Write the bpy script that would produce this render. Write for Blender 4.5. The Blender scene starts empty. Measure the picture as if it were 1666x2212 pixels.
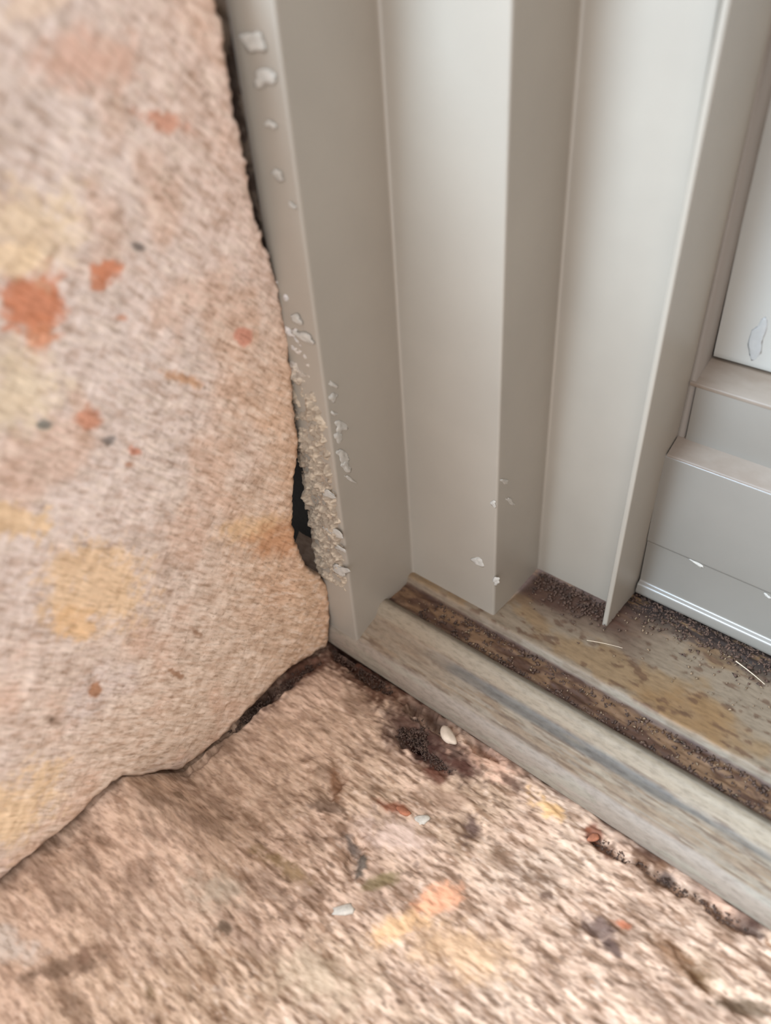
import bpy, bmesh, math, random
import numpy as np
from mathutils import Matrix, Vector

# ------------------------------------------------------------------ camera
MM = 0.001
F_PX = 1731.44
CAM = np.array([0.1852411, -0.1529999, 0.2680984])
RX = np.array([0.75370062, 0.37979324, -0.53636971])   # world axes seen from the camera (right, down, forward)
RY = np.array([0.65399522, -0.5141348, 0.55493753])
RZ = -np.array([0.06500481, 0.76903999, 0.63588668])
RW = np.array([RX, RY, RZ])
sc = bpy.context.scene
cd = bpy.data.cameras.new('camera')
cam = bpy.data.objects.new('camera', cd)
sc.collection.objects.link(cam)
right, down, fwd = RW[:, 0], RW[:, 1], RW[:, 2]
m = Matrix(((right[0], -down[0], -fwd[0], CAM[0]), (right[1], -down[1], -fwd[1], CAM[1]),
            (right[2], -down[2], -fwd[2], CAM[2]), (0, 0, 0, 1)))
cam.matrix_world = m
cd.sensor_fit = 'VERTICAL'
cd.sensor_height = 24
cd.lens = 24 * F_PX / 2212
cd.clip_start = 0.005
cd.dof.use_dof = True
cd.dof.focus_distance = 0.305
cd.dof.aperture_fstop = 4.2
sc.camera = cam

# ------------------------------------------------------------------ daylight
w = bpy.data.worlds.new('overcast_sky'); sc.world = w; w.use_nodes = True
nt = w.node_tree; nt.nodes.clear()
out = nt.nodes.new('ShaderNodeOutputWorld'); bg = nt.nodes.new('ShaderNodeBackground')
tc = nt.nodes.new('ShaderNodeTexCoord'); sx = nt.nodes.new('ShaderNodeSeparateXYZ')
mr = nt.nodes.new('ShaderNodeMapRange'); cr = nt.nodes.new('ShaderNodeValToRGB')
mr.inputs[1].default_value = -1; mr.inputs[2].default_value = 1
nt.links.new(tc.outputs['Generated'], sx.inputs[0]); nt.links.new(sx.outputs[2], mr.inputs[0])
nt.links.new(mr.outputs[0], cr.inputs[0]); nt.links.new(cr.outputs[0], bg.inputs[0]); nt.links.new(bg.outputs[0], out.inputs[0])
el = cr.color_ramp.elements
el[0].position = 0.0; el[0].color = (0.20, 0.17, 0.14, 1)
el[1].position = 1.0; el[1].color = (0.88, 0.90, 0.96, 1)
e = el.new(0.36); e.color = (0.30, 0.26, 0.22, 1)
e = el.new(0.44); e.color = (0.70, 0.70, 0.72, 1)
e = el.new(0.50); e.color = (1.13, 1.15, 1.19, 1)
e = el.new(0.62); e.color = (1.08, 1.11, 1.18, 1)
bg.inputs[1].default_value = 2.3
sl = bpy.data.lights.new('hazy_sun', 'SUN'); so = bpy.data.objects.new('hazy_sun', sl); sc.collection.objects.link(so)
sl.energy = 6.0; sl.angle = math.radians(24); sl.color = (0.62, 0.83, 1.05)
so.rotation_euler = Vector((-0.34, -1.0, 0.72)).to_track_quat('Z', 'Y').to_euler()
sc.view_settings.view_transform = 'Standard'; sc.view_settings.look = 'None'
sc.view_settings.gamma = 1.0; sc.view_settings.use_curve_mapping = False
sc.view_settings.exposure = 0.15

# ------------------------------------------------------------------ helpers
COL = sc.collection
def at(px, py, ax, c):
    """point of the real surface  axis=c (mm) that lies on the given sight line, in mm"""
    r = RW @ np.array([(px - 833) / F_PX, (py - 1106) / F_PX, 1.0])
    t = (c * MM - CAM[ax]) / r[ax]
    return (CAM + r * t) * 1000

def tag(o, label=None, cat=None, group=None, kind=None):
    if label: o['label'] = label
    if cat: o['category'] = cat
    if group: o['group'] = group
    if kind: o['kind'] = kind
    return o

def empty(name, loc=(0, 0, 0)):
    o = bpy.data.objects.new(name, None); COL.objects.link(o)
    o.location = Vector(loc) * MM; o.empty_display_size = 0.02
    return o

def link(name, me, mat, parent=None, smooth=True):
    o = bpy.data.objects.new(name, me); COL.objects.link(o)
    if mat: me.materials.append(mat)
    if smooth: me.polygons.foreach_set('use_smooth', [True] * len(me.polygons))
    if parent:
        o.parent = parent
        o.matrix_parent_inverse = Matrix.Translation(parent.location).inverted() if parent.parent is None else Matrix()
    return o

def np_mesh(name, V, Fq, col=None):
    me = bpy.data.meshes.new(name)
    V = np.asarray(V, dtype=np.float32) * MM; Fq = np.asarray(Fq, dtype=np.int32)
    k = Fq.shape[1]
    me.vertices.add(len(V)); me.vertices.foreach_set('co', V.ravel())
    me.loops.add(Fq.size); me.loops.foreach_set('vertex_index', Fq.ravel())
    me.polygons.add(len(Fq)); me.polygons.foreach_set('loop_start', np.arange(0, Fq.size, k, dtype=np.int32))
    me.update(calc_edges=True); me.validate()
    if col is not None:
        a = me.color_attributes.new('stone_colour', 'FLOAT_COLOR', 'POINT')
        c4 = np.ones((len(V), 4), dtype=np.float32); c4[:, :3] = col
        a.data.foreach_set('color', c4.ravel())
    return me

def grid_faces(nu, nv, flip=False):
    i = np.arange(nu - 1)[:, None] * nv + np.arange(nv - 1)[None, :]
    q = np.stack([i, i + nv, i + nv + 1, i + 1], -1).reshape(-1, 4)
    return q[:, ::-1] if flip else q

RNG = np.random.RandomState(7)
TAB = RNG.rand(8, 256, 256).astype(np.float32)
def vnoise(x, y, s=0):
    t = TAB[s % 8]
    xi = np.floor(x).astype(int); yi = np.floor(y).astype(int)
    fx = x - xi; fy = y - yi
    fx = fx * fx * (3 - 2 * fx); fy = fy * fy * (3 - 2 * fy)
    a = t[xi & 255, yi & 255]; b = t[(xi + 1) & 255, yi & 255]
    c = t[xi & 255, (yi + 1) & 255]; d = t[(xi + 1) & 255, (yi + 1) & 255]
    return (a * (1 - fx) + b * fx) * (1 - fy) + (c * (1 - fx) + d * fx) * fy
def fbm(x, y, s=0, o=4):
    v = 0; a = 1; n = 0
    for k in range(o):
        v = v + a * vnoise(x * 2 ** k + 17.3 * k, y * 2 ** k + 5.1 * k, s + k); n += a; a *= .55
    return v / n
def sst(a, b, x):
    t = np.clip((x - a) / (b - a), 0, 1); return t * t * (3 - 2 * t)
def mixc(c, d, f):
    return c * (1 - f[..., None]) + np.asarray(d, dtype=float) * f[..., None]
def srgb(r, g, b):
    return np.array([((v / 255 + .055) / 1.055) ** 2.4 if v > 10 else v / 255 / 12.92 for v in (r, g, b)])

# ------------------------------------------------------------------ materials
def new_mat(name):
    mt = bpy.data.materials.new(name); mt.use_nodes = True
    t = mt.node_tree; b = t.nodes['Principled BSDF']
    return mt, t, b
def noise_node(t, scale, detail=4, vec=None, rough=.55):
    n = t.nodes.new('ShaderNodeTexNoise'); n.inputs['Scale'].default_value = scale
    n.inputs['Detail'].default_value = detail; n.inputs['Roughness'].default_value = rough
    if vec: t.links.new(vec, n.inputs['Vector'])
    return n
def mapping(t, scale=(1, 1, 1), rot=(0, 0, 0), kind='POINT'):
    c = t.nodes.new('ShaderNodeTexCoord'); mp = t.nodes.new('ShaderNodeMapping'); mp.vector_type = kind
    mp.inputs['Scale'].default_value = scale; mp.inputs['Rotation'].default_value = rot
    t.links.new(c.outputs['Object'], mp.inputs['Vector']); return mp.outputs[0]
def ramp(t, fac, stops):
    r = t.nodes.new('ShaderNodeValToRGB'); t.links.new(fac, r.inputs[0])
    e = r.color_ramp.elements
    e[0].position, e[0].color = stops[0][0], (*stops[0][1], 1)
    e[1].position, e[1].color = stops[-1][0], (*stops[-1][1], 1)
    for p, c in stops[1:-1]:
        x = e.new(p); x.color = (*c, 1)
    return r.outputs[0]
def mix(t, fac, a, b, mode='MIX'):
    n = t.nodes.new('ShaderNodeMix'); n.data_type = 'RGBA'; n.blend_type = mode
    for sock, v in ((n.inputs[0], fac), (n.inputs[6], a), (n.inputs[7], b)):
        if hasattr(v, 'is_linked'): t.links.new(v, sock)
        elif isinstance(v, (float, int)): sock.default_value = v
        else: sock.default_value = (*v, 1)
    return n.outputs[2]
def bump(t, b, h, dist, strength=1.0):
    n = t.nodes.new('ShaderNodeBump'); n.inputs['Distance'].default_value = dist
    n.inputs['Strength'].default_value = strength
    t.links.new(h, n.inputs['Height']); t.links.new(n.outputs[0], b.inputs['Normal'])

def stone_mat(name, rot, scale):
    mt, t, b = new_mat(name)
    at_ = t.nodes.new('ShaderNodeAttribute'); at_.attribute_name = 'stone_colour'
    v = mapping(t, scale, rot, 'TEXTURE')
    n1 = noise_node(t, 900, 3, v); n2 = noise_node(t, 260, 4, v)
    c = ramp(t, n1.outputs[0], [(.28, (.70, .66, .62)), (.48, (1, 1, 1)), (.75, (1.16, 1.16, 1.17))])
    c2 = ramp(t, n2.outputs[0], [(.3, (.84, .81, .78)), (.5, (1, 1, 1)), (.72, (1.10, 1.10, 1.10))])
    x = mix(t, 1.0, at_.outputs['Color'], c, 'MULTIPLY'); x = mix(t, .8, x, c2, 'MULTIPLY')
    t.links.new(x, b.inputs['Base Color'])
    b.inputs['Roughness'].default_value = .9; b.inputs['Specular IOR Level'].default_value = .15
    bump(t, b, n1.outputs[0], .0003, .2)
    return mt

def paint_mat(name, base, rough=.32, dirt=0.0, dirt_col=(.16, .10, .06), streak=(1, 1, 1)):
    mt, t, b = new_mat(name)
    v = mapping(t)
    n = noise_node(t, 18, 4, v); f = noise_node(t, 700, 2, v)
    c = ramp(t, n.outputs[0], [(.3, tuple(x * .93 for x in base)), (.7, tuple(min(1, x * 1.05) for x in base))])
    if dirt:
        d = noise_node(t, 60, 6, mapping(t, streak), .65)
        k = ramp(t, d.outputs[0], [(.5 - dirt * .25, (0, 0, 0)), (.72 - dirt * .25, (1, 1, 1))])
        c = mix(t, k, c, dirt_col)
    t.links.new(c, b.inputs['Base Color'])
    b.inputs['Roughness'].default_value = rough
    b.inputs['IOR'].default_value = 1.8
    bump(t, b, f.outputs[0], .00004, .35)
    return mt

M = {}
PB = (.305, .268, .218)
M['paint'] = paint_mat('beige_grey_paint', PB, .4)
M['paint_sash'] = paint_mat('sash_paint_dimmed', (.19, .172, .145), .35)  # darker than the frame paint to tone down sunlight falling on the sash
M['recess_shade'] = paint_mat('dull_recess_shade', (.20, .17, .14), .6)
M['sash_panel'] = paint_mat('sash_panel_paint_lifted', (.33, .315, .28), .35)  # lighter than the rest of the sash to offset shade on this panel
M['ledge'] = paint_mat('dusty_ledge_paint', (.20, .155, .115), .6, .25, (.14, .095, .06), (.4, 1, 1))
M['mortar'] = None

# painted sill with dirt: colour comes from a vertex colour plus grain
def attr_paint(name, rough, gain=1.0):
    mt, t, b = new_mat(name)
    a = t.nodes.new('ShaderNodeAttribute'); a.attribute_name = 'stone_colour'
    n = noise_node(t, 800, 3, mapping(t, (.35, 1, 1)))
    c = ramp(t, n.outputs[0], [(.3, (.8, .78, .76)), (.5, (1, 1, 1)), (.72, (1.12, 1.12, 1.12))])
    x = mix(t, 1.0, a.outputs['Color'], c, 'MULTIPLY')
    x = mix(t, 1.0, x, (gain, gain, gain), 'MULTIPLY')
    t.links.new(x, b.inputs['Base Color'])
    b.inputs['Roughness'].default_value = rough
    bump(t, b, n.outputs[0], .0002, .4)
    return mt
M['track'] = attr_paint('weathered_track_paint', .65, .53)
M['mortar'] = attr_paint('crumbly_mortar', .9)
M['wall'] = stone_mat('pink_sandstone_wall', (math.radians(-50), 0, 0), (1, 4.5, 1))
M['sill'] = stone_mat('worn_sandstone_sill', (0, 0, math.radians(10)), (4.5, 1, 1))

def plain(name, c, rough=.85, var=.25, scale=500):
    mt, t, b = new_mat(name)
    n = noise_node(t, scale, 4, mapping(t))
    x = ramp(t, n.outputs[0], [(.3, tuple(v * (1 - var) for v in c)), (.7, tuple(min(1, v * (1 + var)) for v in c))])
    t.links.new(x, b.inputs['Base Color']); b.inputs['Roughness'].default_value = rough
    bump(t, b, n.outputs[0], .0003, .5)
    return mt
M['dark'] = plain('cavity_shade', (.02, .017, .014), 1)
M['soil'] = plain('brown_soil', (.085, .048, .032), .95, .5, 300)
M['soil_light'] = plain('dry_tan_grit', (.22, .15, .09), .95, .4, 300)
M['chip'] = plain('pale_stone_chip', (.52, .46, .38), .8, .2)
M['chip_red'] = plain('rusty_stone_chip', (.33, .12, .06), .9, .3)
M['pebble'] = plain('cream_pebble', (.56, .44, .33), .7, .15, 200)
M['fleck'] = plain('whitish_mortar_and_glint', (.42, .39, .34), .9, .15)
M['straw'] = plain('dry_straw', (.62, .5, .36), .6, .15)
M['render'] = plain('sandstone_far', (.40, .30, .23), .95, .15, 60)

# ------------------------------------------------------------------ wall on the left: one big sandstone block
DET = np.arange
def axis(a0, a1, step, lo, hi, n=14):
    c = np.arange(a0, a1 + step / 2, step)
    return np.concatenate([a0 - np.geomspace(step, a0 - lo, n)[::-1], c, a1 + np.geomspace(step, hi - a1, n)])

ez = np.array([-80, 0, 14, 26.3, 33, 39.3, 46, 55.3, 63, 71.5, 82, 89.4, 100, 118.6, 146.2, 170.6, 187.4, 201.7, 216.3, 232.3, 250, 400])
ey = np.array([-4, -3.0, 0.6, 1.4, .8, -1.2, -6.5, -9.5, -10.6, -10.8, -9, -7.2, -4.6, -3.4, -1.2, -3.0, -6.2, -6.6, -7.6, -7.0, -7.2, -8])
jy = np.array([-400, -200, -177, -152.3, -143.2, -125.6, -111.9, -104.7, -95, -84, -64, -36, -20, -3, 20])
jz = np.array([10, 14, 19, 22.3, 23.1, 19.5, 22.5, 23, 12.5, 0.3, -.8, 2.8, 2.0, -1.2, -2])

wall_blobs = [  # px, py, rx, ry, tilt, colour, softness : inclusions and stains that the stone itself has
    (75, 655, 66, 75, .1, srgb(198, 120, 80), .45), (90, 735, 45, 40, 0, srgb(206, 140, 104), .5),
    (232, 583, 40, 26, -.3, srgb(200, 124, 86), .35), (210, 612, 16, 16, 0, srgb(196, 126, 90), .4),
    (85, 480, 100, 95, .2, srgb(226, 204, 174), .6), (30, 560, 60, 40, .2, srgb(230, 204, 170), .4),
    (215, 1275, 118, 92, .1, srgb(222, 190, 152), .5), (175, 1350, 60, 40, 0, srgb(222, 184, 140), .4),
    (40, 1128, 78, 42, .1, srgb(224, 192, 152), .35), (40, 840, 100, 75, 0, srgb(222, 204, 176), .8),
    (40, 1750, 120, 60, -.7, srgb(222, 192, 154), .6), (560, 1140, 70, 30, -.2, srgb(214, 178, 138), .8),
    (190, 905, 24, 26, .2, srgb(196, 136, 108), .5), (233, 948, 20, 14, 0, srgb(130, 124, 120), .4),
    (95, 918, 18, 10, 0, srgb(120, 122, 116), .4), (300, 532, 16, 9, .4, srgb(112, 104, 98), .4),
    (290, 975, 14, 10, .3, srgb(190, 126, 100), .5), (205, 1487, 13, 15, 0, srgb(160, 110, 74), .4),
    (200, 130, 120, 60, 0, srgb(208, 170, 150), .9), (350, 260, 60, 20, .3, srgb(200, 145, 120), .6),
    (525, 730, 18, 16, 0, srgb(196, 134, 112), .5), (262, 688, 20, 12, 0, srgb(200, 146, 118), .5),
    (60, 20, 90, 30, -.3, srgb(228, 206, 186), .5), (400, 820, 40, 12, .3, srgb(200, 156, 122), .6),
    (280, 1005, 14, 9, .3, srgb(176, 130, 104), .5), (120, 1560, 26, 12, .4, srgb(150, 126, 108), .6),
    (110, 1555, 8, 8, 0, srgb(110, 92, 76), .4), (380, 1455, 22, 8, .5, srgb(150, 112, 84), .5),
    (430, 1370, 26, 8, .5, srgb(150, 116, 90), .5), (640, 1130, 30, 10, -.5, srgb(150, 106, 76), .6),
    (600, 1170, 70, 40, -.2, srgb(192, 142, 104), .8),
]
def paint_blobs(c, A, B, blobs, ax, plane, i, j, seed):
    for k, (px, py, rx, ry, tl, colr, soft) in enumerate(blobs):
        p0 = at(px, py, ax, plane)
        ca, sa = math.cos(tl), math.sin(tl)
        e1 = at(px + rx * ca, py + rx * sa, ax, plane) - p0
        e2 = at(px - ry * sa, py + ry * ca, ax, plane) - p0
        J = np.linalg.inv(np.array([[e1[i], e2[i]], [e1[j], e2[j]]]))
        da, db = A - p0[i], B - p0[j]
        u = J[0, 0] * da + J[0, 1] * db; v = J[1, 0] * da + J[1, 1] * db
        near = (np.abs(u) < 2.5) & (np.abs(v) < 2.5)
        r = np.sqrt(u * u + v * v)
        r = r + (fbm(A * .12 + k * 3.7, B * .12, seed, 3) - .5) * 1.3 + (fbm(A * .6 + k, B * .6, seed + 2, 2) - .5) * .9
        f = 1 - sst(1.0 - soft, 1.0 + soft * .5, r)
        c = mixc(c, colr, f * near * .85)
    return c

def build_wall():
    ys = axis(-190, 0, .55, -420, 0.0001 + 1)        # distance coordinate s along -y from the edge
    s = np.concatenate([[-60, -30, -12, -6, -3.2, -2.2, -1.4, -.7], np.arange(0, 190, .55), 190 + np.geomspace(1.5, 240, 16)])
    tz = np.concatenate([[-60, -30, -10, -4, -2.4, -1.2, -.5], np.arange(0, 256, .55), 256 + np.geomspace(1, 10, 5)])  # unseen top cut low to let sunlight over onto the frame
    S, T = np.meshgrid(s, tz, indexing='ij')
    Sp = np.maximum(S, 0); Tp = np.maximum(T, 0)
    z0 = T
    yedge = np.interp(Tp - 2, ez, ey) + 2.4 * sst(92, 110, Tp)
    rag = (fbm(Tp * .25, Tp * 0 + 2, 1, 4) - .5) * 2.2 + (fbm(Tp * .9, Tp * 0 + 8, 3, 2) - .5) * 1.0
    yedge = yedge + rag
    Y = yedge - Sp
    zb = np.interp(Y, jy, jz) + (fbm(Y * .10, Y * 0 + 5, 2, 4) - .5) * 6
    crev = sst(-75, -50, Y) * 1.2 + .7
    zb = zb + crev
    Z = zb + Tp - sst(0, 60, Tp) * (zb - 0)              # rows follow the ragged lower edge, then straighten
    # relief
    rel = (fbm(Y * .045, Z * .045, 0, 3) - .5) * 3.0 + (fbm((Y + Z) * .13, (Z - Y) * .28, 2, 4) - .5) * 1.0 \
        + (fbm((Y - Z) * .22, (Z + Y) * .75, 4, 3) - .5) * .32
    re, rb = 3.2, 3.0
    de = np.clip(1 - Sp / re, 0, 1); db = np.clip(1 - Tp / rb, 0, 1)
    fade = (1 - de) * (1 - db)
    rel = rel * .62
    X = rel * (.25 + .75 * fade) - re * .75 * (1 - np.sqrt(np.clip(1 - de ** 2, 0, 1))) - rb * .7 * (1 - np.sqrt(np.clip(1 - db ** 2, 0, 1)))
    X = X + np.minimum(S, 0) + np.minimum(T, 0)
    X = np.maximum(X, -70)
    # colour
    c = np.ones(S.shape + (3,)) * srgb(204, 180, 158)
    up = sst(40, 190, Z + (-Y) * .35)
    c = mixc(c, srgb(216, 200, 190), up)
    g = fbm(Y * .03, Z * .03, 5, 4); c = mixc(c, srgb(206, 190, 180), sst(.5, .68, g) * .8)
    g = fbm(Y * .05 + 9, Z * .04, 6, 4); c = mixc(c, srgb(206, 170, 146), sst(.5, .7, g) * .55)
    edge = 1 - sst(0, 55, Sp); c = mixc(c, srgb(206, 166, 130), edge * .6 * (1 - sst(130, 190, Z)))
    c = mixc(c, srgb(216, 184, 164), edge * .5 * sst(150, 200, Z))
    st = fbm((Y - Z) * .18, (Z + Y * .85) * .75, 3, 3)
    c = mixc(c, srgb(168, 134, 108), sst(.54, .74, st) * .45); c = mixc(c, srgb(230, 212, 194), sst(.52, .7, 1 - st) * .4)
    st2 = fbm((Y - Z) * .32 + 40, (Z + Y * .85) * 1.0, 1, 2)
    c = mixc(c, srgb(130, 104, 84), sst(.72, .86, st2) * .5)
    # smooth cream and orange inclusions
    c = paint_blobs(c, Y, Z, wall_blobs, 0, 0, 1, 2, 2)
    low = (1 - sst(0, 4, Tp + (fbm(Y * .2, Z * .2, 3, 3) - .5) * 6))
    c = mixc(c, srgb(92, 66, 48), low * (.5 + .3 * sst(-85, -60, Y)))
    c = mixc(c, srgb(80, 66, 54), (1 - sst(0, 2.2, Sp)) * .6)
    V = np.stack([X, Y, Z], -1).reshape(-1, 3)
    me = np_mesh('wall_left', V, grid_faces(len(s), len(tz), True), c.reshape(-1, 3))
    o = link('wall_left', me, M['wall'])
    tag(o, 'pinkish sandstone reveal wall with cream and orange patches, left of the window frame', kind='structure')
    return o
build_wall()

# ------------------------------------------------------------------ masonry sill under the window
sill_blobs = [
    (885, 1570, 85, 48, .6, srgb(66, 40, 32), .6), (950, 1620, 100, 38, .5, srgb(62, 38, 32), .5),
    (740, 1400, 80, 40, .6, srgb(64, 38, 28), .6), (800, 1455, 110, 38, .6, srgb(76, 46, 32), .5),
    (620, 1475, 95, 30, -.65, srgb(76, 48, 40), .5), (560, 1520, 50, 14, -.7, srgb(66, 48, 38), .5),
    (660, 1440, 50, 26, -.3, srgb(90, 60, 46), .6), (930, 1660, 40, 20, .6, srgb(96, 56, 42), .6),
    (1000, 1650, 45, 14, .5, srgb(80, 50, 40), .6),
    (725, 1690, 18, 40, -.1, srgb(120, 84, 60), .6), (715, 1745, 40, 14, .2, srgb(104, 82, 66), .6),
    (755, 1815, 16, 34, -.45, srgb(92, 80, 72), .5), (780, 1860, 14, 30, .3, srgb(84, 78, 70), .5),
    (850, 1740, 45, 16, .3, srgb(140, 84, 60), .6), (1020, 1780, 26, 30, 0, srgb(96, 74, 66), .6),
    (940, 1940, 60, 26, -.3, srgb(222, 160, 124), .6), (860, 2000, 60, 30, -.4, srgb(222, 178, 134), .6),
    (820, 1900, 40, 14, -.4, srgb(130, 112, 80), .6), (1050, 1640, 70, 30, .5, srgb(214, 172, 146), .6),
    (1190, 1745, 50, 20, .6, srgb(218, 174, 122), .5), (1110, 1690, 40, 14, .7, srgb(84, 58, 46), .6),
    (1280, 1800, 22, 24, .5, srgb(110, 56, 34), .6), (1300, 1830, 34, 14, .7, srgb(96, 60, 42), .6),
    (1400, 1850, 50, 16, .6, srgb(100, 70, 50), .6), (1445, 1895, 28, 14, .5, srgb(66, 50, 44), .5),
    (1290, 2000, 34, 26, .5, srgb(98, 78, 70), .6), (1320, 2040, 26, 10, .7, srgb(84, 66, 60), .5),
    (1600, 1985, 60, 18, .6, srgb(70, 52, 46), .6), (1460, 2060, 60, 20, .8, srgb(118, 84, 58), .6),
    (1510, 2110, 50, 22, .9, srgb(104, 76, 50), .5), (1600, 2170, 70, 18, .2, srgb(84, 66, 48), .6),
    (1350, 1995, 22, 10, .4, srgb(176, 106, 76), .5), (1180, 1930, 16, 12, 0, srgb(100, 76, 62), .5),
    (960, 1725, 50, 25, .3, srgb(160, 130, 108), .8), (480, 1940, 60, 40, .2, srgb(168, 150, 130), .9),
    (490, 2010, 18, 14, 0, srgb(88, 70, 54), .5), (400, 1750, 14, 10, .5, srgb(110, 86, 66), .5),
    (560, 1780, 60, 24, .5, srgb(120, 92, 70), .8), (600, 1860, 60, 20, .5, srgb(130, 104, 72), .8),
    (150, 2130, 80, 16, -.3, srgb(120, 96, 78), .6), (200, 2100, 30, 16, -.4, srgb(118, 90, 72), .6),
    (60, 2090, 60, 30, .2, srgb(190, 174, 160), .8), (330, 2150, 16, 22, .3, srgb(120, 96, 70), .6),
    (1560, 1930, 60, 20, .6, srgb(206, 166, 140), .7), (1000, 2050, 120, 60, .4, srgb(206, 168, 132), .9),
    (700, 2120, 120, 60, .4, srgb(190, 166, 140), .9), (850, 1800, 80, 40, .4, srgb(206, 178, 160), .8),
]
def sill_height(X, Y):
    rise = np.interp(Y, jy, jz) * np.exp(-(np.maximum(X, 0) / 42.0) ** 2)
    h = rise
    out_ = sst(0, 1, (-Y - 8) / 60)
    h = h + (fbm(X * .03, Y * .03, 3, 3) - .5) * 5 * out_
    h = h + (fbm(X * .11, Y * .2, 1, 4) - .5) * 2.8 + (fbm(X * .3, Y * .75, 5, 3) - .5) * .9
    return h - .9
def build_sill():
    xs = np.concatenate([[-60, -45, -35], np.arange(-30, 225, .55), 225 + np.geomspace(1.5, 480, 20)])
    ys = np.concatenate([-200 - np.geomspace(1.5, 110, 14)[::-1], np.arange(-200, 12, .55), [14, 20, 40, 130]])
    X, Y = np.meshgrid(xs, ys, indexing='ij')
    Z = sill_height(X, Y)
    # washed-out hollows under the frame edge and cracks in the stone
    def pit(px, py, r1, r2, tl, d):
        nonlocal Z
        p = at(px, py, 2, 0); ca, sa = math.cos(tl), math.sin(tl)
        u = ((X - p[0]) * ca + (Y - p[1]) * sa) / r1; v = (-(X - p[0]) * sa + (Y - p[1]) * ca) / r2
        r = np.sqrt(u * u + v * v) + (fbm(X * .4, Y * .4, 6, 2) - .5) * .8
        Z = Z - d * (1 - sst(.3, 1.15, r))
    pit(925, 1545, 14, 4.5, 0, 9); pit(1040, 1612, 8, 2.8, 0, 6); pit(745, 1405, 9, 6, 0, 5)
    pit(800, 1460, 14, 5, 0, 3); pit(890, 1590, 9, 6, .3, 4); pit(940, 1640, 10, 4, 0, 2.5)
    pit(620, 1480, 3.5, 22, -.05, 3.5); pit(530, 1550, 2.6, 16, 0, 3); pit(440, 1640, 2.0, 10, 0, 2.5)
    pit(1320, 1830, 12, 3, .1, 2.5); pit(1445, 1900, 10, 3, .1, 3); pit(1580, 1980, 14, 3, .1, 3)
    pit(765, 1850, 3, 11, .5, 2.2); pit(725, 1700, 3, 9, .2, 1.5); pit(1490, 2080, 12, 2.6, -.45, 1.4); pit(1590, 2165, 14, 2.6, 0, 1.2)
    pit(1290, 2010, 6, 3, 0, 1.6); pit(1020, 1780, 5, 4, 0, 1.5)
    lim = (Y > 3); Z = np.where(lim, Z * 0 - 7, Z); Z = np.where((Y > -3) & (Y <= 3), Z - sst(-1.5, 3, Y) * 7, Z)
    Z = np.where(X < -1, np.minimum(Z, np.interp(Y, jy, jz) * 1 - 1), Z)
    c = np.ones(X.shape + (3,)) * srgb(194, 163, 140)
    g = fbm(X * .025, Y * .03, 6, 4); c = mixc(c, srgb(198, 172, 150), sst(.48, .66, g) * .8)
    g = fbm(X * .03 + 7, Y * .04 + 3, 2, 4); c = mixc(c, srgb(178, 150, 124), sst(.5, .68, g) * .8)
    st = fbm(X * .16, Y * .8, 1, 3)
    st3 = fbm(X * .35 + 31, Y * 1.1, 2, 2)
    c = mixc(c, srgb(126, 94, 70), sst(.50, .68, st) * .7); c = mixc(c, srgb(214, 182, 156), sst(.50, .68, 1 - st) * .6)
    c = mixc(c, srgb(92, 68, 52), sst(.60, .80, st3) * .6); c = mixc(c, srgb(222, 198, 178), sst(.66, .84, 1 - st3) * .4)
    quiet = 1 - sst(20, 70, X); c = mixc(c, srgb(190, 160, 138), quiet * .4)
    bl = sst(.55, .72, fbm(X * .07, Y * .14, 7, 3)); c = mixc(c, srgb(104, 78, 60), bl * .45)
    c = paint_blobs(c, X, Y, sill_blobs, 2, 0, 0, 1, 4)
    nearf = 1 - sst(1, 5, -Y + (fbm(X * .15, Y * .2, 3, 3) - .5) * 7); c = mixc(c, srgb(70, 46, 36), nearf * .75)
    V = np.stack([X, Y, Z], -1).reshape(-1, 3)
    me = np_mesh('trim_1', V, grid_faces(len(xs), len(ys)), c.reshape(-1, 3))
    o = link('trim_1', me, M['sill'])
    tag(o, 'rough brown-streaked sandstone sill below the window frame', kind='structure')
    return o
SILL = build_sill()

def blob_mesh(name, rx, ry, rz, seed, sub=2, amp=.25):
    bm = bmesh.new(); bmesh.ops.create_icosphere(bm, subdivisions=sub, radius=1)
    r = random.Random(seed); ph = [r.uniform(0, 6) for _ in range(6)]
    for v in bm.verts:
        k = 1 + amp * (math.sin(3 * v.co.x + ph[0]) * math.sin(2.6 * v.co.y + ph[1]) + .6 * math.sin(5 * v.co.z + ph[2] + 3 * v.co.x) * math.sin(4.4 * v.co.y + ph[3]))
        v.co = Vector((v.co.x * rx * k * MM, v.co.y * ry * k * MM, v.co.z * rz * k * MM))
    me = bpy.data.meshes.new(name); bm.to_mesh(me); bm.free(); return me
def zs(x, y):
    return float(sill_height(np.array([[float(x)]]), np.array([[float(y)]]))[0, 0])
for k, (px, py, rx, ry, rz, rot, mk, lab) in enumerate([
        (910, 1768, 3.2, 2.0, .9, 1.1, 'chip', 'larger pale chip set in the stone'),
        (742, 1962, 4.2, 2.0, .9, .9, 'chip', 'white angular chip set in the stone'),
        (872, 1752, 3.0, 1.4, .8, .3, 'chip_red', 'rust-red chip set in the stone'),
        (1283, 1808, 2.2, 1.4, .8, 1.2, 'chip_red', 'dark red chip near the frame')]):
    p = at(px, py, 2, 0); z = zs(p[0], p[1])
    o = link('stone_chip', blob_mesh('stone_chip', rx, ry, rz, 40 + k), M[mk], None)
    o.location = Vector((p[0], p[1], z + .1)) * MM; o.rotation_euler = (0, 0, rot)
    o.parent = SILL; o['label'] = lab
p = at(968, 1588, 2, 0)
o = link('pebble', blob_mesh('pebble', 4.6, 2.5, 2.0, 3, 3, .12), M['pebble'])
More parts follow.
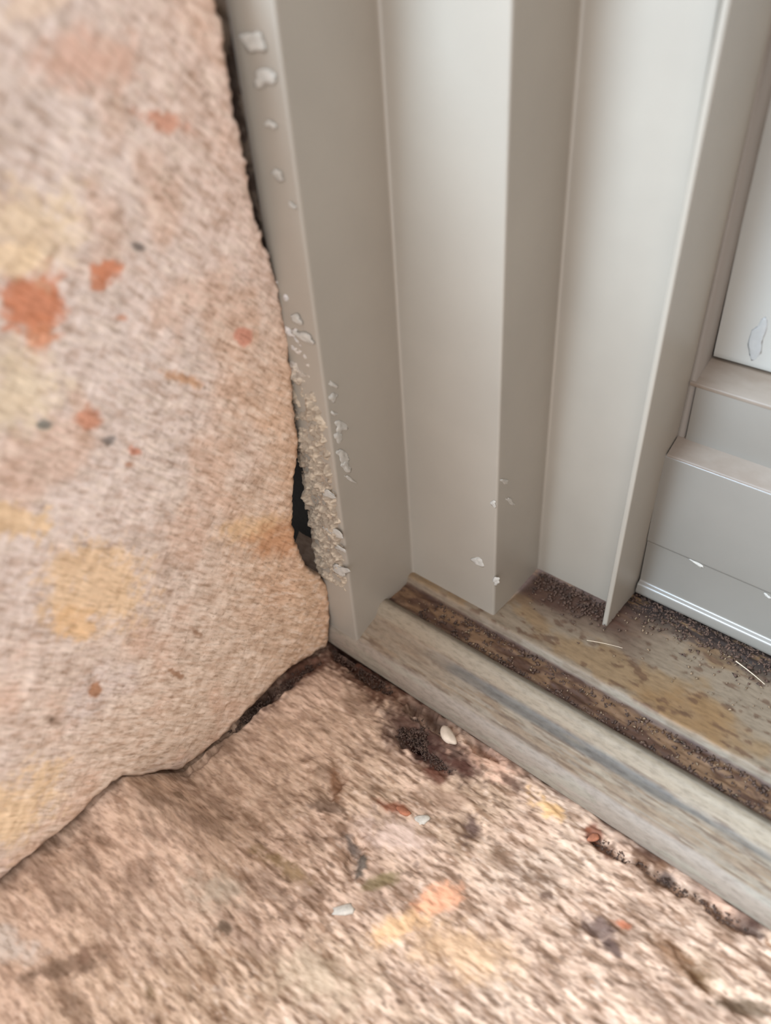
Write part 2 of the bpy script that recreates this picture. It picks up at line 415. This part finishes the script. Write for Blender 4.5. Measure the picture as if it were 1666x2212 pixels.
o.location = Vector((p[0], p[1], zs(p[0], p[1]) + .6)) * MM; o.rotation_euler = (0, 0, -.35)
tag(o, 'small smooth cream pebble lying on the sill against the frame edge', 'pebble')

# ------------------------------------------------------------------ window frame
def round_profile(pts, r=1.0, n=4):
    out_ = []
    for i, p in enumerate(pts):
        if i in (0, len(pts) - 1): out_.append(p); continue
        p = np.array(p, float); a = np.array(pts[i - 1], float) - p; b = np.array(pts[i + 1], float) - p
        rr = min(r, np.linalg.norm(a) * .45, np.linalg.norm(b) * .45)
        a = p + a / np.linalg.norm(a) * rr; b = p + b / np.linalg.norm(b) * rr
        for k in range(n + 1):
            t = k / n; out_.append(tuple((1 - t) ** 2 * a + 2 * t * (1 - t) * p + t * t * b))
    return out_
def smooth_by_angle(o):
    me = o.data
    bm = bmesh.new(); bm.from_mesh(me)
    for e in bm.edges:
        if len(e.link_faces) == 2 and e.calc_face_angle(0) > math.radians(30): e.smooth = False
    bm.to_mesh(me); bm.free()

W1 = empty('window_1', (0, 0, 0))
tag(W1, 'beige-grey painted window frame in stepped profiles between wall and sash', kind='structure')

def jamb():
    prof = round_profile([(-4, 60), (-4, 0), (14.3, 0), (14.3, 38), (57.6, 38), (57.6, 71), (95.4, 71), (95.4, 112)], 1.3, 4)
    zz = [16, 25, 60, 120, 160, 200, 240, 400, 900]
    V, F = [], []
    n = len(prof)
    for z in zz:
        for i, (x, y) in enumerate(prof):
            zr = z
            if z == 16:
                zr = -1.5 if y < 3 else (13 if y < 14 else (17.5 if y < 39 else 23.6 if y > 69 else 21))
            lx = x
            V.append((lx, y, zr))
    for k in range(len(zz) - 1):
        for i in range(n - 1):
            F.append((k * n + i, k * n + i + 1, (k + 1) * n + i + 1, (k + 1) * n + i))
    me = np_mesh('jamb', V, F)
    o = link('jamb', me, M['paint'], W1); smooth_by_angle(o)
    return o
JAMB = jamb()

def fin():
    prof = round_profile([(94.6, 72), (94.6, 60.5), (96.8, 60.5), (96.8, 106)], .8, 4)
    V, F = [], []; n = len(prof)
    zz = [21.5, 24, 60, 120, 180, 240, 900]
    for z in zz:
        for x, y in prof: V.append((x + (z - 22) * .024, y, z))
    for k in range(len(zz) - 1):
        for i in range(n - 1): F.append((k * n + i, k * n + i + 1, (k + 1) * n + i + 1, (k + 1) * n + i))
    o = link('upright_fin', np_mesh('upright_fin', V, F), M['paint'], W1); smooth_by_angle(o)
    o['label'] = 'thin projecting fin beside the sash'
    return o
FIN = fin()

def track():
    prof = [(3, -4), (-1.6, -1.2), (-2.0, 0), (-2.2, 4), (-1.2, 8), (0.4, 10.2), (4, 11.6), (10.2, 13.8), (11.6, 14.0), (12.6, 15.2), (15.2, 19.0), (16.2, 19.8), (17.4, 20.0),
            (19.4, 20.0), (20.4, 19.6), (20.8, 18.6), (21.2, 18.0), (27, 17.8), (33.0, 18.0), (33.8, 18.6), (34.2, 20.6), (34.8, 21.8), (35.8, 22.0), (37.2, 21.7), (60, 21.6), (86, 21.6), (112, 21.6), (113, 40)]
    P = []
    for a, b in zip(prof[:-1], prof[1:]):
        L = math.hypot(b[0] - a[0], b[1] - a[1]); k = max(1, int(L / .55)) if a[0] < 90 else 4
        for j in range(k): t = j / k; P.append((a[0] + (b[0] - a[0]) * t, a[1] + (b[1] - a[1]) * t))
    P.append(prof[-1]); P = np.array(P)
    for _ in range(2): P[1:-1] = (P[:-2] + 2 * P[1:-1] + P[2:]) / 4
    xs = np.concatenate([np.arange(-4, 215, .6), 215 + np.geomspace(2, 480, 18)])
    X = np.repeat(xs[:, None], len(P), 1); Y = np.repeat(P[None, :, 0], len(xs), 0); Z = np.repeat(P[None, :, 1], len(xs), 0)
    arc = np.concatenate([[0], np.cumsum(np.hypot(*np.diff(P, axis=0).T))]); A = np.repeat(arc[None], len(xs), 0)
    chan = sst(20.6, 21.6, Y) * (1 - sst(33.2, 34.0, Y)); back = sst(38, 84, Y + (fbm(X * .05, Y * .1, 2, 3) - .5) * 20)
    lump = (fbm(X * .18, Y * .5, 4, 4) - .5)
    Z = Z + lump * 1.6 * chan + (fbm(X * .08, A * .5, 2, 3) - .5) * .35
    dirtb = sst(62, 82, Y + (fbm(X * .06, Y * .08, 5, 4) - .5) * 34) * (Y < 100)
    Z = Z + dirtb * (.3 + (fbm(X * .3, Y * .5, 1, 3)) * 1.2)
    base = srgb(174, 160, 140)
    c = np.ones(X.shape + (3,)) * base
    slope = sst(0.2, 1.5, Y) * (1 - sst(14.5, 16.5, Y)) * sst(9, 10.5, Z + Y * 0)
    st = fbm(X * .05, Y * .9 + X * .012, 1, 4)
    c = mixc(c, srgb(166, 140, 112), slope * (.35 + .6 * sst(.42, .56, st)))
    c = mixc(c, srgb(122, 94, 70), slope * sst(.54, .68, fbm(X * .09, Y * 1.4, 3, 3)) * .7)
    c = mixc(c, srgb(192, 174, 148), slope * sst(.60, .72, fbm(X * .08 + 9, Y * 1.5, 6, 3)) * .7)
    blue = sst(8.0, 9.5, Y) * (1 - sst(12.0, 13.2, Y)) * sst(35, 60, X)
    c = mixc(c, srgb(116, 110, 102), blue * .85 * sst(.35, .5, fbm(X * .03, Y * .2, 7, 3)))
    corner = 1 - sst(30, 75, X + (fbm(X * .1, Y * .2, 2, 3) - .5) * 30)
    c = mixc(c, srgb(172, 148, 122), corner * .7 * sst(2, 6, Y))
    c = mixc(c, srgb(180, 162, 136), sst(12.6, 13.6, Y) * (1 - sst(17.4, 18.2, Y)) * .8)
    c = mixc(c, srgb(120, 104, 84), sst(17.8, 18.8, Y) * (1 - sst(20.4, 21, Y)) * .8)
    c = mixc(c, srgb(176, 150, 134), (1 - sst(.50, .62, fbm(X * .05, A * .3, 4, 3))) * (1 - sst(0, 3, Y)) * .35)
    cb = fbm(X * .1, Y * .25, 6, 4)
    c = mixc(c, srgb(146, 108, 74), chan * .95)
    c = mixc(c, srgb(88, 54, 34), chan * sst(.42, .62, cb) * .9)
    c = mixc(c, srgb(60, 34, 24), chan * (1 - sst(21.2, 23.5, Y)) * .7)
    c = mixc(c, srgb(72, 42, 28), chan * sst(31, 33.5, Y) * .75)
    rail = sst(33.6, 34.2, Y) * (1 - sst(35.5, 37, Y)); c = mixc(c, srgb(146, 124, 100), rail * .6 * sst(.45, .55, fbm(X * .06, Y * .1, 7, 3)))
    plat = sst(34.0, 35.2, Y)
    c = mixc(c, srgb(164, 142, 116), plat * .9)
    c = mixc(c, srgb(168, 132, 88), plat * sst(.52, .68, fbm(X * .05 + 3, Y * .07, 3, 4)) * .7)
    sp = at(1490, 1540, 2, 22); rr = np.hypot((X - sp[0]) / 22, (Y - sp[1]) / 12) + (fbm(X * .15, Y * .2, 6, 3) - .5) * .8
    c = mixc(c, srgb(164, 124, 78), plat * (1 - sst(.4, 1.2, rr)) * .8)
    c = mixc(c, srgb(112, 76, 50), plat * sst(.62, .74, fbm(X * .2, Y * .4, 0, 3)) * .7)
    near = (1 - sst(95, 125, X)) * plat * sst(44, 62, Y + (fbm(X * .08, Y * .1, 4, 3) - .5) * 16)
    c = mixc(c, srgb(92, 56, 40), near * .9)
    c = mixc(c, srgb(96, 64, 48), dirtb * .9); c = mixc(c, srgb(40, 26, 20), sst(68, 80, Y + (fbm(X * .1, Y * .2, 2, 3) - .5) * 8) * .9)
    c = mixc(c, srgb(180, 140, 96), dirtb * sst(.6, .72, fbm(X * .12, Y * .7, 5, 3)) * .6)
    V = np.stack([X, Y, Z], -1).reshape(-1, 3)
    o = link('sill_track', np_mesh('sill_track', V, grid_faces(len(xs), len(P), True), c.reshape(-1, 3)), M['track'], W1)
    o['label'] = 'dirty grooved lower track'
    return o
TRACK = track()

# mortar in the joint behind the stone edge, with a dark hole left open lower down
def joint():
    zz = np.arange(88, 262, .8); xx = np.arange(-24, -3.4, .8)
    zz = zz[zz < 256]
    X, Z = np.meshgrid(xx, zz, indexing='ij')
    Y = 2.2 + (fbm(X * .3, Z * .3, 2, 4) - .5) * 3 + (1 - sst(88, 96, Z)) * 8
    c = np.ones(X.shape + (3,)) * srgb(150, 134, 118); c = mixc(c, srgb(88, 74, 64), sst(.45, .65, fbm(X * .2, Z * .2, 5, 3)))
    o = link('joint_mortar', np_mesh('joint_mortar', np.stack([X, Y, Z], -1).reshape(-1, 3), grid_faces(len(xx), len(zz)), c.reshape(-1, 3)), M['mortar'], W1)
    # the bottom of the joint
    xx = np.arange(-24, -1.5, .8); zz = np.arange(-4, 46, .8)
    X, Z = np.meshgrid(xx, zz, indexing='ij'); Y = 1.2 + (fbm(X * .3, Z * .3, 3, 4) - .5) * 2 + sst(36, 46, Z) * 8
    c = np.ones(X.shape + (3,)) * srgb(120, 100, 84)
    link('joint_mortar', np_mesh('joint_mortar', np.stack([X, Y, Z], -1).reshape(-1, 3), grid_faces(len(xx), len(zz)), c.reshape(-1, 3)), M['mortar'], W1)
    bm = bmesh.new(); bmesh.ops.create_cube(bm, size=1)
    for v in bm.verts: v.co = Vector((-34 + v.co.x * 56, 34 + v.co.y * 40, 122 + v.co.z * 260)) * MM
    me = bpy.data.meshes.new('cavity_shade_box'); bm.to_mesh(me); bm.free()
    link('cavity_shade_box', me, M['dark'], W1, False)  # near-black box stands in for the shade deep inside the joint
joint()

# smear of rough mortar and paint on the front face of the jamb
def smear():
    xx = np.arange(-5.5, 14.2, .35); zz = np.arange(36, 190, .4)
    X, Z = np.meshgrid(xx, zz, indexing='ij')
    n = fbm(X * .28 + Z * .10, Z * .34 - X * .1, 3, 4); n2 = fbm(X * .45 + Z * .25, Z * .8 - X * .3, 5, 3)
    dens = .60 - .10 * sst(120, 60, Z) if False else np.interp(Z, [36, 42, 52, 95, 125, 140, 165, 190], [-.2, .16, .22, .22, .12, .02, -.03, -.2])
    wid = np.interp(Z, [36, 50, 110, 150, 190], [14, 14, 14, 9, 4])
    h = (n - .5) * 1.6 + dens * 2 + (n2 - .5) * .35 - sst(-3, 0, X - wid) * .6
    ed = sst(0, 1.5, X + 5.5) * sst(0, 1.2, 14.2 - X) * sst(0, 3, Z - 36)
    h = h * 3.2 * ed; Y = .6 - np.clip(h, -.5, 3.4)
    c = np.ones(X.shape + (3,)) * srgb(150, 136, 118)
    c = mixc(c, srgb(190, 174, 152), sst(.50, .64, n2) * .7); c = mixc(c, srgb(120, 98, 80), sst(.52, .68, 1 - n) * .6)
    c = mixc(c, srgb(200, 196, 194), sst(125, 160, Z) * .7)
    keep = (Y < .2)
    F = grid_faces(len(xx), len(zz)); kf = keep.reshape(-1)[F].any(1); F = F[kf]
    used = np.unique(F); idx = -np.ones(X.size, int); idx[used] = np.arange(len(used))
    V = np.stack([X, Y, Z], -1).reshape(-1, 3)[used]
    o = link('mortar_smear', np_mesh('mortar_smear', V, idx[F], c.reshape(-1, 3)[used]), M['mortar'], JAMB)
    o['label'] = 'crumbly whitish mortar smeared over the jamb edge'
smear()

flecks = [  # px, py, half-length px, half-width px, plane axis, plane value
    (720, 831, 15, 6, 0, 14.3), (719, 858, 13, 13, 0, 14.3), (722, 893, 12, 5, 0, 14.3), (737, 921, 15, 14, 0, 14.3), (731, 945, 13, 12, 0, 14.3),
    (741, 985, 18, 13, 0, 14.3), (748, 1008, 15, 12, 0, 14.3), (757, 1035, 16, 4, 0, 14.3), (1033, 1213, 16, 9, 1, 38), (1091, 1040, 10, 6, 0, 57.6),
    (1103, 1083, 12, 6, 0, 57.6), (1066, 1088, 9, 8, 1, 38), (710, 1068, 18, 8, 1, -1.2), (722, 1150, 26, 8, 1, -1.2), (735, 1185, 20, 6, 1, -1.2),
    (735, 1232, 26, 13, 1, -1.2), (655, 728, 28, 9, 1, -.4), (640, 690, 16, 10, 1, -.4), (600, 378, 18, 12, 1, -.4), (585, 270, 20, 9, 1, -.4),
    (572, 168, 22, 24, 1, -.4), (548, 90, 28, 22, 1, -.4), (632, 445, 14, 6, 1, -.4), (1390, 945, 10, 14, 0, 97.8), (1072, 1255, 9, 10, 1, 38), (1506, 1217, 30, 5, 1, 84), (1658, 1287, 16, 5, 1, 84)]
for k, (px, py, a, b, ax, pl) in enumerate(flecks):
    q = at(px, py, ax, pl)
    q_ = .8 if px < 1200 else .55; a *= q_; b *= q_
    e1 = at(px + a * .86, py + a * .5, ax, pl) - q; e2 = at(px - b * .5, py + b * .86, ax, pl) - q
    nrm = Vector((1, 0, 0)) if ax == 0 else Vector((0, -1, 0))
    th = .16 if (py < 620 and px < 700) else .35  # thin upper ones on the jamb front stand for soft pale reflections
    me = blob_mesh('mortar_and_glint_fleck', 1, 1, 1, k + 5, 3, .42)
    for v in me.vertices:
        u = v.co / MM
        v.co = (Vector(q) + Vector(e1) * u.x + Vector(e2) * u.y + nrm * u.z * th) * MM
    par = JAMB if px < 1200 else (FIN if px < 1450 else None)
    nm = 'mortar_and_glint_fleck'
    if par is None: SASHFLECK = globals().setdefault('SASHFLECK', []); SASHFLECK.append(me); continue
    link(nm, me, M['fleck'], par)

# ------------------------------------------------------------------ sash on the right
SASH = empty('window_sash', (97, 84, 24))
tag(SASH, 'pale grey painted window sash with stepped dusty ledges, right of the thin fin', 'window sash')
def extr(name, prof, x0, x1, mat, r=.8, label=None, parent=SASH):
    P = round_profile(prof, r, 4); n = len(P)
    V, F = [], []
    for x in (x0, x1):
        for y, z in P: V.append((x, y, z))
    for i in range(n - 1): F.append((i, n + i, n + i + 1, i + 1))
    V2 = len(V); me_v = list(V)
    F4 = F
    bmv = bpy.data.meshes.new(name)
    bmv.from_pydata([tuple(c * MM for c in v) for v in me_v], [], [tuple(f) for f in F4] + [tuple(range(n))[::-1], tuple(range(n, 2 * n))])
    bmv.update()
    o = link(name, bmv, mat, parent); smooth_by_angle(o)
    if label: o['label'] = label
    return o
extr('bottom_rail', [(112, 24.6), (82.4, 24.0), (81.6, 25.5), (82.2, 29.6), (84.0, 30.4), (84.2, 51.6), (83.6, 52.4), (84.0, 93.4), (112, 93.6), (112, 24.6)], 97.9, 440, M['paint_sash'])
extr('lower_ledge', [(112, 93.2), (83.9, 93.2), (84.1, 94.0), (91.4, 98.0), (112, 98.0), (112, 93.2)], 99.0, 440, M['ledge'], .3, 'dusty tan lower ledge')
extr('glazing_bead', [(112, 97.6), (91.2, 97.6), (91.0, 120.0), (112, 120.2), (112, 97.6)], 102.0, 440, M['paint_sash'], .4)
extr('upper_ledge', [(112, 120.0), (90.9, 119.4), (90.9, 120.8), (92.4, 121.6), (101.4, 125.6), (112, 125.6), (112, 120.0)], 99.6, 440, M['ledge'], .3, 'dusty tan upper ledge')
extr('upper_panel', [(112, 126.0), (101.6, 126.4), (101.2, 128), (101.2, 757), (112, 758), (112, 126.0)], 102.0, 440, M['sash_panel'], .6)
def recess_shade():  # dark strip puts the shade of the recess beside the fin into colour
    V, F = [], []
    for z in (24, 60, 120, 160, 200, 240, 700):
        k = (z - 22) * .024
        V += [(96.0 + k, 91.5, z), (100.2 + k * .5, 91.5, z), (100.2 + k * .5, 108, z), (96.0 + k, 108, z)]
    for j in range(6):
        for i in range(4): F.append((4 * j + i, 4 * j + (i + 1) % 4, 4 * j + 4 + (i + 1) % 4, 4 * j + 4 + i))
    o = link('recess_shade', np_mesh('recess_shade', V, F), M['recess_shade'], SASH, False); o['label'] = 'dull dark upright strip along the fin, standing for recess shade'
recess_shade()
for me in SASHFLECK: link('paint_fleck', me, M['fleck'], SASH)
refl_mesh = blob_mesh('reflection_blob', 2.6, .3, 6, 5, 3, .4)  # pale lump stands for a soft reflection on the panel
q = at(1634, 735, 1, 101.2); o = link('reflection_blob', refl_mesh, plain('pale_reflection', (.30, .29, .27), .5, .05), SASH)
o.matrix_parent_inverse = Matrix(); o.location = (Vector(q) - Vector((97, 84, 24))) * MM; o['label'] = 'whitish reflection above the upper ledge, made as a pale lump'

# ------------------------------------------------------------------ unseen opposite reveal, placed close to block sky and bounce warm light
def box(name, x0, x1, y0, y1, z0, z1, mat):
    bm = bmesh.new(); bmesh.ops.create_cube(bm, size=1)
    for v in bm.verts: v.co = Vector(((x0 + x1) / 2 + v.co.x * (x1 - x0), (y0 + y1) / 2 + v.co.y * (y1 - y0), (z0 + z1) / 2 + v.co.z * (z1 - z0))) * MM
    bmesh.ops.bevel(bm, geom=bm.edges[:], offset=.003, segments=2, affect='EDGES')
    me = bpy.data.meshes.new(name); bm.to_mesh(me); bm.free()
    return link(name, me, mat, None, False)
tag(box('wall_right_bounce', 440, 520, -310, 115, -20, 900, M['render']), 'plain sandstone reveal right of the opening, unseen and added for warm bounce light', kind='structure')


# ------------------------------------------------------------------ loose dirt
def crumbs(name, spots, size, mat, label, seed, parent=None):
    rnd = random.Random(seed); V, F = [], []
    base = [(1, 0, -.5), (-.5, .87, -.5), (-.5, -.87, -.5), (0, 0, 1)]
    for (x, y, z) in spots:
        s = size * rnd.uniform(.4, 1.25); a = rnd.uniform(0, 6.28); el_ = rnd.uniform(.8, 2.6)
        k = len(V); fl = rnd.uniform(.4, 1); tilt = rnd.uniform(-.3, .3)
        for (bx, by, bz) in base:
            bx *= s * el_; by *= s; bz *= s * fl
            xx, yy = bx * math.cos(a) - by * math.sin(a), bx * math.sin(a) + by * math.cos(a)
            V.append((x + xx, y + yy, z + bz + s * .35 + tilt * bx * .3))
        F += [(k, k + 2, k + 1), (k, k + 1, k + 3), (k + 1, k + 2, k + 3), (k + 2, k, k + 3)]
    o = link(name, np_mesh(name, V, F), mat, parent, False)
    tag(o, label, None, None, 'stuff')
    return o
rnd = random.Random(11)
sp = []
for _ in range(800):       # soil in the track channel
    sp.append((rnd.uniform(30, 240), rnd.choice([rnd.gauss(22.5, 1.0), rnd.gauss(31.5, 1.4), rnd.uniform(21.5, 33)]), 18.0))
for _ in range(1800):       # dark litter banked against the sash
    x = rnd.uniform(60, 240); y = 84 - abs(rnd.gauss(0, 6)) if x > 97 else 71 - abs(rnd.gauss(0, 6))
    sp.append((x, y, 22.3))
o = crumbs('soil_crumbs', sp, .7, M['soil'], 'dark brown soil crumbs lying in the track and against the sash foot', 5); o['category'] = 'soil'
sp = []
for _ in range(350):
    x = rnd.uniform(60, 240); y = 80 - abs(rnd.gauss(0, 12))
    if y > 38: sp.append((x, y, 22.2))
for _ in range(160): sp.append((rnd.uniform(16, 240), rnd.uniform(21.5, 33), 18.2))
o = crumbs('tan_grit', sp, .45, M['soil_light'], 'light tan grit scattered over the lower track', 8); o['category'] = 'grit'
sp = []
for px, py, sxp, syp, n in [(900, 1590, 10, 5, 500), (755, 1415, 8, 4, 300), (820, 1470, 12, 4, 260), (960, 1640, 14, 4, 260), (640, 1470, 3, 12, 260), (540, 1545, 2, 9, 120), (1320, 1835, 14, 2.4, 100), (1500, 1935, 16, 2.4, 120)]:
    p = at(px, py, 2, 0)
    for _ in range(n):
        x = rnd.gauss(p[0], sxp * .6); y = min(-2.5, rnd.gauss(p[1], syp * .6))
        sp.append((x, y))
XY = np.array(sp); ZZ = sill_height(XY[:, 0][:, None], XY[:, 1][:, None])[:, 0]
o = crumbs('soil_crumbs', [(a, b, z - 1.2) for (a, b), z in zip(sp, ZZ)], .5, M['soil'], 'dark crumbly soil in the corner between stone wall, stone sill and frame edge', 9); o['category'] = 'soil'

def stalk(name, pts, r, label, cat, z_off=0):
    cu = bpy.data.curves.new(name, 'CURVE'); cu.dimensions = '3D'; cu.bevel_depth = r * MM; cu.bevel_resolution = 2
    s = cu.splines.new('POLY'); s.points.add(len(pts) - 1)
    for i, p_ in enumerate(pts): s.points[i].co = (p_[0] * MM, p_[1] * MM, p_[2] * MM, 1); s.points[i].radius = 1 - .5 * i / len(pts)
    tmp = bpy.data.objects.new('tmp', cu); COL.objects.link(tmp)
    me = bpy.data.meshes.new_from_object(tmp.evaluated_get(bpy.context.evaluated_depsgraph_get()))
    me.name = name; bpy.data.objects.remove(tmp)
    o = link(name, me, M['straw']); tag(o, label, cat); return o
a = at(1590, 1428, 2, 24); b = at(1652, 1478, 2, 24)
stalk('straw', [tuple(a + (b - a) * t + np.array([0, math.sin(t * 3) * .3, 0])) for t in np.linspace(0, 1, 6)], .22, 'pale dry straw lying on the track before the sash foot', 'straw')
a = at(1268, 1383, 2, 22.8); b = at(1345, 1400, 2, 22.8)
stalk('straw', [tuple(a + (b - a) * t + np.array([0, math.sin(t * 3) * .4, 0])) for t in np.linspace(0, 1, 6)], .13, 'fine hair-like straw on the track below the thin fin', 'straw')
a = at(1235, 1470, 2, 19.4); b = at(1300, 1520, 2, 19.4)
